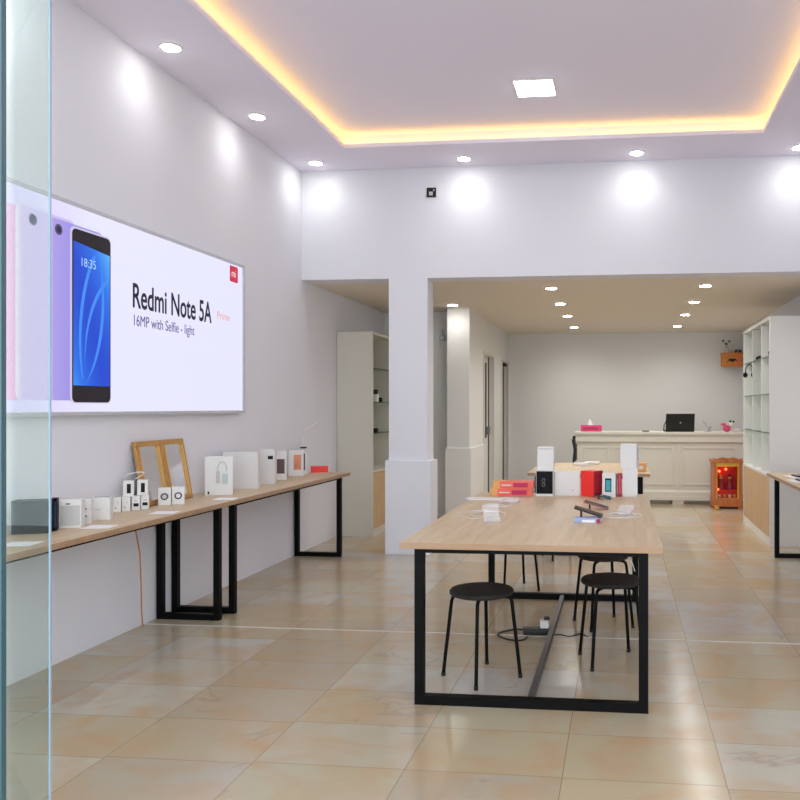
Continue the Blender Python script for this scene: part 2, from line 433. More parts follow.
tag(MB().box(-2.31, -2.25, 10.06, 10.12, 2.26, 2.32, .005).box(-2.30, -2.28, 10.08, 10.12, 2.32, 2.40).build('wall_bracket', 'chrome'), 'small grey bracket high on the alcove wall beside the column', 'bracket')

# ------------------------------------------------------------------ light box poster (on left wall, local: x out of wall, y along, z up)
PY0, PY1, PZ0, PZ1 = 2.75, 6.17, 1.355, 2.545
t = thing('poster_lightbox', 'long backlit phone poster in thin aluminium frame on left wall', 'poster', (XL, 0, 0))
fr = MB(); e = .022
fr.box(0, .05, PY0, PY1, PZ0, PZ0 + e, .002).box(0, .05, PY0, PY1, PZ1 - e, PZ1, .002).box(0, .05, PY0, PY0 + e, PZ0 + e, PZ1 - e).box(0, .05, PY1 - e, PY1, PZ0 + e, PZ1 - e)
fr.build('frame', 'aluminium', t)
face = MB().box(.0, .040, PY0 + e, PY1 - e, PZ0 + e, PZ1 - e).build('backlit_print', emit_ramp('backlit_lavender_white', 'Y', 2.9, 6.1, [(0, (214, 196, 248)), (.3, (222, 214, 250)), (.45, (232, 232, 255)), (1, (230, 230, 255))], .5), t)
def rpoly(y0, y1, z0, z1, r, n=6):
    P_ = []
    for cy, cz, a0 in ((y1 - r, z1 - r, 0), (y0 + r, z1 - r, 90), (y0 + r, z0 + r, 180), (y1 - r, z0 + r, 270)):
        for i in range(n + 1):
            a = R(a0 + 90 * i / n); P_.append((cy + r * math.cos(a), cz + r * math.sin(a)))
    return P_
def pb(name, poly, m, x0, x1, parent): return MB().prism(poly, 'X', x0, x1).build(name, m, parent)
# phones drawn on the print: pink, lilac, blue-lilac backs, then the front with the blue screen
def back_phone(y0, y1, zt, zb, lens, cols, k):
    ph = pb('printed_phone', rpoly(y0, y1, zb, zt, .035), emit_ramp(f'printed_back_{k}', 'Y', y0, y1, cols, .48), .0405, .0415 + .0006 * k, t)
    ly, lz = lens
    MB().lathe([(.03, .0005), (.03, .0008)], 20, (.0415 + .0006 * k, ly, lz), 'X').build('lens', emit('lens_ring_%d' % k, (96, 84, 130), .4), ph)
    MB().lathe([(.018, .0009), (.018, .0011)], 20, (.0415 + .0006 * k, ly, lz), 'X').build('lens_glass', emit('lens_core_%d' % k, (40, 36, 70), .5), ph)
    return ph
back_phone(3.42, 3.95, 2.42, 1.44, (3.62, 2.37), [(0, (250, 200, 232)), (.5, (236, 178, 222)), (1, (224, 190, 236))], 0)
back_phone(3.72, 4.16, 2.435, 1.44, (3.84, 2.375), [(0, (244, 236, 250)), (.1, (216, 198, 242)), (1, (206, 190, 244))], 1)
back_phone(3.955, 4.40, 2.42, 1.44, (4.03, 2.365), [(0, (226, 214, 250)), (.08, (176, 160, 232)), (.4, (160, 150, 236)), (1, (170, 160, 236))], 2)
fp = pb('printed_phone', rpoly(4.12, 4.475, 1.425, 2.41, .035), emit('printed_rim', (216, 206, 238), .45), .0405, .0440, t)
pb('bezel', rpoly(4.135, 4.47, 1.43, 2.40, .032), emit('printed_black', (26, 18, 30), .4), .0441, .0446, fp)
scm = emit_ramp('printed_blue_wallpaper', 'Y', 0, 1, [(0, (20, 70, 205)), (.35, (34, 112, 230)), (.62, (70, 160, 244)), (.8, (120, 200, 250)), (1, (40, 120, 232))], .52, wave=.3)
pb('screen', [(4.145, 1.525), (4.462, 1.525), (4.462, 2.30), (4.145, 2.33)], scm, .0447, .0450, fp)
for k, (c0, rad, w_, a0, a1) in enumerate((((4.60, 1.66), .36, .010, 95, 182), ((4.70, 1.78), .50, .012, 118, 208), ((3.98, 2.02), .42, .012, -50, 22))):
    A_ = [R(a0 + (a1 - a0) * i / 24) for i in range(25)]
    pts = [(c0[0] + (rad + w_ * math.sin(PI * i / 24)) * math.cos(a_), c0[1] + 1.5 * (rad + w_ * math.sin(PI * i / 24)) * math.sin(a_)) for i, a_ in enumerate(A_)]
    pin = [(c0[0] + (rad - w_ * math.sin(PI * i / 24)) * math.cos(a_), c0[1] + 1.5 * (rad - w_ * math.sin(PI * i / 24)) * math.sin(a_)) for i, a_ in enumerate(A_)]
    poly = [q_ for q_ in pts + pin[::-1] if 4.147 < q_[0] < 4.46 and 1.53 < q_[1] < 2.30]
    if len(poly) > 4: pb('wallpaper_arc', poly, emit('printed_sky_arc_%d' % k, (64, 142, 244), .5), .0450, .0452, fp)
ink = emit('printed_dark_ink', (34, 24, 60), .3); ink2 = emit('printed_violet_ink', (96, 84, 150), .45); inkp = emit('printed_pink_ink', (236, 170, 160), .5)
tw = lambda yy, zz: (lambda x, y, z: Vector((.041 + z * .5 + .0005, yy + x, zz + y)))
text_mesh('lettering', 'Redmi Note 5A', .215, ink, t, tw(4.685, 2.03), sx=.70, bold=.0035)
text_mesh('lettering', 'Prime', .085, inkp, t, tw(5.74, 2.07), sx=1.0)
text_mesh('lettering', '16MP with Selfie - light', .098, ink2, t, tw(4.69, 1.915), sx=.80)
text_mesh('clock_digits', '18:35', .07, emit('printed_pale_ink', (170, 210, 250), .5), fp, lambda x, y, z: Vector((.0452 + z * .2, 4.20 + x, 2.20 + y)), sx=.9)
lg = pb('logo', rpoly(5.94, 6.07, 2.385, 2.51, .012), emit('printed_red', (206, 36, 70), .5), .0405, .0412, t)
text_mesh('logo_letters', 'mi', .085, emit('printed_white', (250, 236, 240), .5), lg, lambda x, y, z: Vector((.0414 + z * .2, 5.965 + x, 2.425 + y)), sx=.85)

# ------------------------------------------------------------------ tables
def loop_frame(x0, x1, y, z1, w, tb=.018):
    """closed rectangular tube frame standing in the plane y, with a thin top bar"""
    m_ = MB(); m_.box(x0, x0 + w, y - w / 2, y + w / 2, 0, z1).box(x1 - w, x1, y - w / 2, y + w / 2, 0, z1)
    m_.box(x0 + w, x1 - w, y - w / 2, y + w / 2, 0, w).box(x0 + w, x1 - w, y - w / 2, y + w / 2, z1 - tb, z1)
    return m_
def plank(name, x0, x1, y0, y1, z0, z1, parent):
    o = MB().box(x0, x1, y0, y1, z0, z1, .0015).build(name, 'oak', parent)
    o.data.materials.append(M['oakedge'])
    for p_ in o.data.polygons:
        if abs(p_.normal.z) < .5: p_.material_index = 1
    return o
# display table (origin under front left corner of the top)
def display_table(label, x0, x1, y0, y1):
    hx, hy = (x1 - x0) / 2, (y1 - y0) / 2; f_ = hx - .070
    t_ = thing('display_table', label, 'table', ((x0 + x1) / 2, (y0 + y1) / 2, 0), 0, 'display tables')
    plank('tabletop', -hx, hx, -hy, hy, .735, .765, t_)
    loop_frame(-f_, f_ + .004, -hy + .03, .735, .043).build('end_frame', 'steel', t_)
    loop_frame(-f_, f_ + .004, hy - .085, .735, .043).build('end_frame', 'steel', t_)
    for a_ in (-f_ + .01, f_ - .03): MB().box(a_, a_ + .02, -hy + .052, hy - .107, .717, .735).build('top_rail', 'steel', t_)
    MB().box(-.014, .014, -hy + .052, hy - .107, .008, .036).build('stretcher', 'greysteel', t_)  # mottled grey, lighter than the black end frames
display_table('big oak topped display table with black frame, nearest in the middle', -1.04, .19, 3.685, 5.915)
display_table('oak topped display table farther back, behind the product boxes', -.905, .275, 7.72, 9.15)

def bench(label, group, x0, x1, y0, y1, frames, lx0, lx1, overx=None):
    cx, cy = (x0 + x1) / 2, (y0 + y1) / 2
    b = thing('wall_bench', label, 'bench table', (cx, cy, 0), 0, group)
    plank('tabletop', x0 - cx, x1 - cx, y0 - cy, y1 - cy, .745, .775, b)
    for fy in frames: loop_frame(lx0 - cx, lx1 - cx, fy - cy, .745, .04).build('end_frame', 'steel', b)
    MB().box((lx0 if x0 > 0 else lx1 - .04) - cx, (lx0 + .04 if x0 > 0 else lx1) - cx, frames[0] - cy + .02, frames[1] - cy - .02, .730, .745).build('top_rail', 'steel', b)
    return b
bench('narrow oak bench table on left wall below phone poster, nearer of the two', 'bench tables on the left wall', -3.065, -2.595, 2.62, 5.115, (2.75, 5.02), -3.06, -2.625)
bench('narrow oak bench table on left wall ending before the alcove, farther one', 'bench tables on the left wall', -3.065, -2.595, 5.12, 7.48, (5.20, 7.27), -3.06, -2.61)
bench('oak bench table along the right wall at the right edge', 'bench tables on the right wall', 1.385, 1.945, 5.4, 7.85, (5.55, 7.66), 1.425, 1.935)

# ------------------------------------------------------------------ stools
def make_stool(label):
    t_ = thing('stool', label, 'stool', (0, 0, 0), 0, 'round stools under the display table')
    MB().lathe([(.02, .430), (.150, .430), (.162, .434), (.168, .442), (.168, .450), (.162, .457), (.145, .460), (.02, .458)], 40).build('seat', 'stool', t_, True)
    for k in range(4):
        a = PI / 2 * k; ca, sa = math.cos(a), math.sin(a)
        pr = [(.09, .421), (.118, .421), (.140, .418), (.153, .408), (.158, .392), (.162, .36), (.185, .16), (.203, .0)]
        lo = MB().tube([(r_ * ca, r_ * sa, z_) for r_, z_ in pr], .0095, 10).build('leg', 'steel', t_, True)
        MB().lathe([(.0115, 0.0), (.0115, .018)], 10, (.2015 * ca, .2015 * sa, 0)).build('foot_cap', 'black', lo)
    return t_
st = make_stool('round dark seated stool at the near left of the display table')
st.location = (-.722, 4.115, 0); st.rotation_euler = (0, 0, R(2))
dup(st, (-.055, 4.44, 0), R(61), 'round dark stool inside the display table frame, nearest on the right')
dup(st, (-.115, 5.19, 0), R(70), 'round dark stool at the right, just behind another under the table')
dup(st, (-.82, 6.13, 0), R(-15), 'dark stool past the far left end of the near table, mostly hidden')
dup(st, (-.55, 7.45, 0), R(-20), 'dark stool by the far table, only leg tips seen under the near table')
for o in bpy.data.objects:
    if o.name.startswith('stool'): o['group'] = 'round stools by the display tables'

# ------------------------------------------------------------------ products
def carton(name, label, cat, loc, size, rz=0, m='card', pics=(), group=None, lid=True, alone=False):
    """box with its origin at the base centre; pics: (face, u0,u1,v0,v1, material, part name), u,v as fractions of the face"""
    w_, d_, h_ = size
    if not pics and not lid:
        o = MB().box(-w_ / 2, w_ / 2, -d_ / 2, d_ / 2, 0, h_, .0015).build(name, m, None, loc=loc, rot=(0, 0, rz)); return tag(o, label, cat, group)
    t_ = thing(name, label, cat, loc, rz, group)
    if lid:
        MB().box(-w_ / 2 + .001, w_ / 2 - .001, -d_ / 2 + .001, d_ / 2 - .001, 0, h_ * .3).build('box_base', m, t_)
        MB().box(-w_ / 2, w_ / 2, -d_ / 2, d_ / 2, h_ * .06, h_, .0015).build('box_lid', m, t_)
    else: MB().box(-w_ / 2, w_ / 2, -d_ / 2, d_ / 2, 0, h_, .0015).build('carton', m, t_)
    for f_, u0, u1, v0, v1, mm, pn in pics:
        z0, z1 = v0 * h_, v1 * h_
        if f_ == 'front': MB().box(-w_ / 2 + u0 * w_, -w_ / 2 + u1 * w_, -d_ / 2 - .0012, -d_ / 2 - .0002, z0, z1).build(pn, mm, t_)
        elif f_ == 'right': MB().box(w_ / 2 + .0002, w_ / 2 + .0012, -d_ / 2 + u0 * d_, -d_ / 2 + u1 * d_, z0, z1).build(pn, mm, t_)
        elif f_ == 'left': MB().box(-w_ / 2 - .0012, -w_ / 2 - .0002, -d_ / 2 + u0 * d_, -d_ / 2 + u1 * d_, z0, z1).build(pn, mm, t_)
        elif f_ == 'round': MB().lathe([(u1, -.0012), (u1, -.0002)], 24, (-w_ / 2 + u0 * w_, -d_ / 2, v0 * h_), 'Y').build(pn, mm, t_)
        elif f_ == 'top': MB().box(-w_ / 2 + u0 * w_, -w_ / 2 + u1 * w_, -d_ / 2 + v0 * d_, -d_ / 2 + v1 * d_, h_ + .0002, h_ + .0012).build(pn, mm, t_)
    return t_
ZBn, ZTb = .775, .765
# --- left wall bench
carton('product_box', 'dark charcoal box near the front end of bench, behind the glass', 'box', (-2.924, 3.708, ZBn), (.165, .08, .165), R(20), 'blackcard', [('front', 0.02, .98, .03, .97, 'blackcard', 'sleeve')])
carton('product_box', 'narrow black box standing right beside the charcoal one on bench', 'box', (-2.876, 3.80, ZBn), (.028, .05, .165), R(25), 'blackcard', [('front', .1, .9, .1, .9, 'navyprint', 'printed_panel')], lid=False)
carton('product_box', 'whitish box with grey front between black and small white boxes', 'box', (-2.862, 3.913, ZBn), (.105, .07, .145), R(20), 'card', [('front', .06, .94, .08, .80, 'grey', 'printed_panel'), ('front', .3, .5, .84, .88, 'darkin', 'print')])
carton('product_box', 'thin white box with two dots beside the grey fronted box', 'box', (-2.869, 4.043, ZBn), (.045, .05, .13), R(20), 'card', [('front', .4, .55, .3, .36, 'darkin', 'print'), ('front', .4, .55, .6, .66, 'darkin', 'print')])
carton('product_box', 'white box with dark slot along its top edge on bench', 'box', (-2.890, 4.198, ZBn), (.095, .06, .125), R(20), 'card', [('top', .1, .9, .2, .55, 'darkin', 'slot'), ('front', .2, .5, .45, .49, 'grey', 'print')])
low = [(-3.004, 4.502, 'leftmost plain one in low row under the small pair'), (-2.972, 4.542, 'second plain one in low row under the tiny pair'), (-2.942, 4.594, 'printed one in the low row, left of its twin'), (-2.918, 4.648, 'printed one at right end of the low row')]
for i, (x, y, lb) in enumerate(low):
    pics = [('front', .3, .4, .25, .33, 'darkin', 'print'), ('front', .6, .7, .6, .68, 'grey', 'print')] if i < 2 else [('front', .2, .85, .28, .5, 'darkin', 'picture'), ('front', .3, .7, .62, .7, 'grey', 'print')]
    carton('charger_box', 'white charger box, ' + lb, 'box', (x, y, ZBn), (.044, .045, .088), R(28), 'card', pics, 'small boxes stacked by the gilt mirrors', lid=False)
for i, x in enumerate((-2.968, -2.922)):
    carton('charger_box', 'small white box with black upright picture, top of the stack, ' + ('left one' if not i else 'right one'), 'box', (x, 4.56 + .07 * i, ZBn + .0885), (.058, .045, .095), R(28), 'card', [('front', .35, .72, .2, .8, 'darkin', 'picture')], 'small boxes stacked by the gilt mirrors', lid=False)
tag(MB().tube([(-2.965 + .07 * math.sin(k * .28), 4.60 + .02 * math.cos(k * .3), ZBn + .188 + .045 * math.sin(k * PI / 16)) for k in range(17)], .004, 8).build('cable_loop', 'wcable', None, True), 'white cable looping up over the stacked small boxes', 'cable')
for i, x in enumerate((-2.915, -2.857)):
    t_ = carton('camera_box', 'small white box with dark ' + ('oval camera picture, left of the pair before mirrors' if not i else 'lens ring picture, right of pair before the mirrors'), 'box', (x, 4.855 + .06 * i, ZBn), (.074, .05, .112), R(28), 'card', [('round', .5, .023, .5, 0, 'navyprint', 'picture')], 'camera boxes in front of the mirrors', lid=False)
    MB().lathe([(.014, -.0020), (.014, -.0013)], 20, (0, -.025, .056), 'Y').build('picture_centre', 'grey' if not i else 'card', t_)
# gilt mirrors, leaning on the wall
for i, y in enumerate((4.862, 5.146)):
    t_ = thing('leaning_mirror', 'gilt framed mirror leaning on the wall, ' + ('left one behind the stacked boxes' if not i else 'right one next to the headphone box'), 'mirror', (-2.972, y, ZBn + .001), 0, 'gilt framed mirrors on the bench')
    t_.rotation_euler = (0, R(-10.5), 0)
    hw, hh, b_ = .139, .415, .034
    mm = MB()
    for a0, a1, z0, z1 in ((-hw, hw, 0, b_), (-hw, hw, hh - b_, hh), (-hw, -hw + b_, b_, hh - b_), (hw - b_, hw, b_, hh - b_)): mm.box(-.012, .012, a0, a1, z0, z1, .005)
    mm.build('frame', 'gold', t_)
    mm = MB(); g0 = .026
    for a0, a1, z0, z1 in ((-hw + g0, hw - g0, g0, g0 + .006), (-hw + g0, hw - g0, hh - g0 - .006, hh - g0), (-hw + g0, -hw + g0 + .006, g0, hh - g0), (hw - g0 - .006, hw - g0, g0, hh - g0)): mm.box(.0125, .016, a0, a1, z0, z1)
    mm.build('beading', 'altargold', t_)
    MB().box(-.006, .002, -hw + b_ - .002, hw - b_ + .002, b_ - .002, hh - b_ + .002).build('mirror_pane', 'mirror', t_)
# headphone box
t_ = carton('headphone_box', 'tall white box with a grey headphone picture, right of mirrors', 'box', (-2.872, 5.473, ZBn), (.188, .07, .275), R(26), 'card', [('front', .10, .16, .03, .10, 'darkin', 'print')])
MB().tube([(.022 + .03 * math.cos(a), -.0360, .185 + .052 * math.sin(a)) for a in [R(v) for v in range(-20, 215, 15)]], .0035, 6).build('headband_picture', 'grey', t_)
MB().box(-.018, .006, -.0385, -.0352, .085, .170, .004).build('earcup_picture', 'grey', t_)
MB().box(.022, .058, -.0388, -.0352, .080, .150, .005).build('earcup_picture', mat('pale_cyan_print', (190, 204, 206), .5), t_)
carton('product_box', 'large plain white carton with a grey lid edge in the middle of the far bench', 'box', (-2.918, 5.912, ZBn), (.255, .10, .285), R(14), 'card', [('front', .06, .3, .22, .26, 'grey', 'print'), ('top', .0, 1, .0, .9, 'grey', 'lid_panel')])
carton('product_box', 'white carton directly behind the large plain carton', 'box', (-2.895, 6.312, ZBn), (.135, .10, .28), R(14), 'card', [('front', .6, .9, .72, .82, 'darkin', 'print')])
carton('tablet_box', 'white box with a dark red square picture near the end of far bench', 'box', (-2.937, 6.645, ZBn), (.115, .05, .25), R(24), 'card', [('front', .22, .86, .22, .72, 'darkpic', 'picture')], 'picture boxes on the far bench', lid=False)
carton('tablet_box', 'white box with orange and purple picture beside red box', 'box', (-2.955, 7.04, ZBn), (.132, .05, .235), R(24), 'card', [('front', .34, .84, .24, .82, 'sunset', 'picture')], 'picture boxes on the far bench', lid=False)
carton('phone_box', 'slim white box showing a dark upright stripe before the lamp', 'box', (-2.942, 7.21, ZBn), (.042, .03, .20), R(24), 'card', [('front', .25, .55, .2, .98, 'navyprint', 'print')], lid=False)
carton('product_box', 'low bright red box at the far end of the left bench', 'box', (-2.865, 7.385, ZBn), (.168, .05, .065), R(18), 'card', [('front', .02, .98, .05, .98, 'red', 'red_sleeve'), ('top', .02, .98, .02, .98, 'red', 'red_sleeve')], lid=False)
t_ = thing('desk_lamp', 'thin white desk lamp with a long arm at the end of the bench', 'lamp', (-3.0, 7.34, ZBn))
MB().lathe([(.04, 0), (.042, .006), (.036, .012), (.01, .014)], 24).build('base', 'white', t_, True)
MB().tube([(0, 0, .012), (0, 0, .24), (-.01, 0, .25)], .006, 8).build('pole', 'white', t_, True)
MB().box(-.035, .02, -.02, .02, .235, .25, .004).build('joint', 'black', t_)
MB().tube([(-.02, 0, .25), (.0, 0, .41), (.17, -.02, .50)], .0045, 8).build('arm', 'white', t_, True)
for i, (x, y, lb) in enumerate(((-2.74, 3.40, 'nearest the shop front behind the glass'), (-2.72, 3.93, 'before the grey fronted box'), (-2.70, 4.50, 'before the stacked small boxes'), (-2.69, 5.22, 'between camera boxes and headphone box'))):
    tag(MB().box(-.07, .07, -.06, .06, 0, .0015).build('price_card', 'paper', None, loc=(x, y, ZBn), rot=(0, 0, R(10))), 'white paper card lying flat on the bench, ' + lb, 'card', 'paper cards on the bench')
tag(MB().tube([(-2.99, 4.62, .70), (-2.975, 4.64, .64), (-2.96, 4.66, .50), (-2.965, 4.68, .30), (-3.0, 4.74, .12), (-3.03, 4.80, .004)], .0045, 8).build('hanging_cable', 'ocable', None, True), 'tan cable hanging from the bench down to the floor at left wall', 'cable')

# --- centre table
carton('speaker_box', 'black fronted white box with faint speaker outline, bottom of left stack', 'box', (-.545, 5.755, ZTb), (.125, .12, .185), R(1), 'card', [('front', .03, .97, .10, .97, 'blackcard', 'front_panel')], lid=False)
for o in bpy.data.objects:
    if o.name.startswith('speaker_box') and o.type == 'EMPTY':
        MB().tube([(-.008 + .012 * math.cos(a), -.0622, .115 + .012 * math.sin(a)) for a in [R(v) for v in range(0, 360, 30)]], .0012, 5, True).build('outline_print', 'chrome', o)
        MB().tube([(-.008 + .012 * math.cos(a), -.0622, .083 + .012 * math.sin(a)) for a in [R(v) for v in range(0, 360, 30)]], .0012, 5, True).build('outline_print', 'chrome', o)
carton('product_box', 'white box standing on top of the black fronted box', 'box', (-.540, 5.76, ZTb + .186), (.118, .10, .165), R(1), 'card', [('front', .05, .95, .90, .95, 'grey', 'lid_line')], lid=False)
carton('product_box', 'wide plain white box between black fronted box and red box', 'box', (-.387, 5.81, ZTb), (.184, .10, .172), R(1), 'card', [('front', .7, .74, .2, .24, 'magenta', 'print')])
carton('phone_box', 'bright red box between the wide white box and phone picture box', 'box', (-.209, 5.762, ZTb), (.112, .115, .182), R(-33), 'red', [('right', .0, 1, .0, 1, 'redd', 'side_panel')], lid=False)
t_ = carton('phone_box', 'white box with a teal phone picture beside the bright red box', 'box', (-.080, 5.755, ZTb), (.095, .10, .165), R(-8), 'card', [('front', .22, .70, .22, .80, 'navy', 'phone_picture')], lid=False)
MB().box(-.020, .013, -.0525, -.0514, .045, .120).build('screen_picture', 'teal', t_)
carton('phone_box', 'narrow dark red box squeezed between phone box and tall white stack', 'box', (-.009, 5.79, ZTb), (.028, .10, .162), R(0), 'redd', [('front', .35, .65, .1, .9, 'pink', 'print')], lid=False)
carton('product_box', 'tall white box at bottom of the right stack on near table', 'box', (.064, 5.80, ZTb), (.105, .12, .20), R(0), 'card')
carton('product_box', 'white box turned at an angle on top of the right stack', 'box', (.062, 5.80, ZTb + .2005), (.118, .08, .175), R(-14), 'card', [('right', .3, .6, .3, .85, 'grey', 'print')])
for i in range(2):
    carton('charger_box', ('upper' if i else 'lower') + ' flat salmon pink box with orange end, left of speaker box', 'box', (-.785 + .015 * i, 5.745, ZTb + .0525 * i), (.30 - .01 * i, .11, .052), R(4 - 3 * i), 'salmon', [('front', .50, .86, .2, .8, 'magenta', 'label_print'), ('left', 0, 1, 0, 1, 'orange', 'end_panel'), ('front', 0, .16, 0, 1, 'orange', 'end_panel'), ('top', 0, .3, 0, 1, 'orange', 'top_panel'), ('front', .2, .45, .4, .55, 'card', 'print')], 'flat salmon boxes on near table', lid=False)
tag(MB().box(-.125, .125, -.06, .06, 0, .010, .003).build('tablet', 'card', None, loc=(-.935, 5.46, ZTb), rot=(0, 0, R(-4))), 'flat white tablet lying left of the clear holder on near table', 'tablet')
def holder(name, label, loc, rz, w_, h_):
    t_ = thing(name, label, 'phone holder', loc, rz, 'clear acrylic phone holders')
    MB().box(-w_ / 2, w_ / 2, -.05, .05, 0, .004).build('base', 'clear', t_)
    MB().prism([(-.02, .0045), (-.015, .0045), (.045, h_), (.040, h_)], 'X', -w_ / 2, w_ / 2).build('back_rest', 'clear', t_)
    MB().prism([(-.05, .0045), (-.045, .0045), (-.05, .022), (-.055, .022)], 'X', -w_ / 2, w_ / 2).build('lip', 'clear', t_)
    return t_
holder('phone_holder', 'clear acrylic phone holder with cables at the left of the near table', (-.72, 4.42, ZTb), R(20), .09, .09)
holder('phone_holder', 'clear acrylic phone holder before the flat salmon boxes', (-.74, 5.30, ZTb), R(-10), .12, .03)
holder('phone_holder', 'clear acrylic phone holder at the right side of near table', (.02, 4.80, ZTb), R(-30), .10, .05)
def coil(cx, cy, z, r_, turns, rr, seed, sq=.7):
    rnd = random.Random(seed); pts = []
    for k in range(int(turns * 14)):
        a = 2 * PI * k / 14; q_ = r_ * (1 + .35 * math.sin(a * .37 + seed) + rnd.uniform(-.04, .04))
        pts.append((cx + q_ * math.cos(a), cy + q_ * sq * math.sin(a) * 1.6, z + rr + .004 * (k / 14) + .012 * abs(math.sin(a * .5 + seed))))
    return MB().tube(pts, rr, 6)
tag(coil(-.80, 4.60, ZTb + .001, .10, 2.6, .0022, 1).build('coiled_cable', 'wcable', None, True), 'clear coiled security cable left on the near table', 'cable')
tag(coil(-.78, 5.02, ZTb + .001, .07, 2.2, .0022, 3).build('coiled_cable', 'wcable', None, True), 'white thin cable coiled behind the left clear holder', 'cable')
tag(coil(.0, 4.62, ZTb + .001, .09, 2.4, .0020, 5).build('coiled_cable', 'wcable', None, True), 'clear coiled security cable right of the phones', 'cable')
# phones lying tilted on small stands
def phone(label, loc, rz, body, tilt, L, stand):
    t_ = thing('smartphone', label, 'phone', loc, rz, None)
    if stand:
        MB().box(-.078, .070, -.045, .045, 0, .026, .004).build('holder_block', stand, t_)
        MB().box(-.035, .035, -.0465, -.0452, .002, .016).build('holder_label', 'paper', t_)
        MB().box(.045, .066, -.0465, -.0452, .002, .022).build('holder_end', 'redd', t_)
    z0 = .0265 if stand else 0
    up = L / 2 * math.sin(R(tilt)) + .005
    MB().tube([(-L * .25, 0, z0), (-L * .25, 0, z0 + up * 1.3)], .006, 8).build('post', 'black', t_)
    b_ = MB().box(-L / 2, L / 2, -.034, .034, -.004, .004, .002).build('body', body, t_, loc=(0, 0, z0 + up + .002), rot=(R(5), R(tilt), 0))
    MB().box(-L / 2 + .006, L / 2 - .006, -.031, .031, .0041, .0046).build('screen', 'navy', b_)
    return t_
phone('dark phone sloping over a bluish block, nearest phone on table', (-.18, 4.46, ZTb), R(0), 'black', 17, .165, 'blueprint')
phone('rose backed dark phone sloping behind the nearest phone', (-.155, 5.02, ZTb), R(0), 'copper', 15, .16, None)
phone('dark phone lying just in front of the phone picture box', (-.125, 5.58, ZTb), R(0), 'navy', 12, .12, None)
# --- second table
for i, (x, y, rz_, lb) in enumerate(((-.44, 8.75, 10, 'left'), (-.32, 8.95, -15, 'right'))):
    tag(MB().box(-.08, .08, -.045, .045, 0, .03, .008).build('phone_dock', 'card', None, loc=(x, y, ZTb), rot=(0, 0, R(rz_))), f'small white phone dock on far table, {lb} of the two', 'dock', 'white docks on the far table')
carton('product_box', 'small white box on the left of the far table', 'box', (-.80, 8.2, ZTb), (.10, .09, .085), 0, 'card')
carton('product_box', 'small orange box on the right end of the far table', 'box', (.19, 8.0, ZTb), (.11, .10, .085), R(5), 'orange', [('front', .3, .7, .3, .7, 'card', 'print')], lid=False)
tag(coil(-.38, 8.45, ZTb + .001, .06, 2.0, .003, 8).build('coiled_cable', 'wcable', None, True), 'white cable coiled at near edge of the far table', 'cable')
# --- right bench
for x, y, rz_, lb in ((1.56, 7.42, 8, 'flat black phone on a white mat, farther one on right bench'), (1.50, 6.98, 5, 'flat black phone on a white mat, nearer one on right bench')):
    tag(MB().box(-.10, .10, -.14, .14, 0, .002).build('display_mat', 'paper', None, loc=(x + .03, y, ZBn), rot=(0, 0, R(rz_))), 'white mat under the ' + ('farther' if 'farther' in lb else 'nearer') + ' black phone on the right bench', 'mat')
    t_ = thing('smartphone', lb, 'phone', (x + .03, y, ZBn + .0022), R(rz_))
    MB().box(-.04, .04, -.08, .08, 0, .014, .005).build('body', 'black', t_)
    MB().box(-.035, .035, -.07, .07, .0142, .015).build('screen', 'navy', t_)
# power things under the table
t_ = thing('power_adapter', 'black power adapter with a white plug on the floor under near table', 'adapter', (-.52, 4.93, 0), R(8))
MB().box(-.085, .085, -.04, .04, 0, .035, .008).build('body', 'black', t_)
MB().box(.02, .075, -.025, .03, .0355, .085, .008).build('white_plug', 'card', t_)
MB().box(.045, .08, -.01, .02, .0855, .105, .004).build('plug_cap', 'black', t_)
MB().tube([(.07 * math.cos(R(v)) * (1.35 + .1 * math.sin(v)) - .145, .115 * math.sin(R(v)) - .05, .008 + .006 * math.sin(R(v * 2))) for v in range(20, 350, 12)], .0055, 7).build('lead', 'cable', t_, True)
tag(MB().tube([(-.425 + .02 * k, 4.90 + .05 * math.sin(k * .9) * (k / 10), .0045) for k in range(1, 12)], .0035, 7).build('floor_cable', 'cable', None, True), 'thin dark cable winding over the floor to the right of the adapter', 'cable')
tag(MB().tube([(-.86, 5.2, .70), (-.80, 5.22, .62), (-.72, 5.25, .60), (-.66, 5.25, .64), (-.62, 5.27, .715)], .003, 7).build('hanging_cable', 'wcable', None, True), 'white cable drooping under the left side of near tabletop', 'cable')
tag(MB().tube([(.03, 4.35, .715), (.05, 4.37, .64), (.03, 4.4, .60), (.06, 4.42, .55), (.075, 4.44, .50)], .003, 7).build('hanging_cable', 'wcable', None, True), 'white cable hanging at the right stool under near tabletop', 'cable')

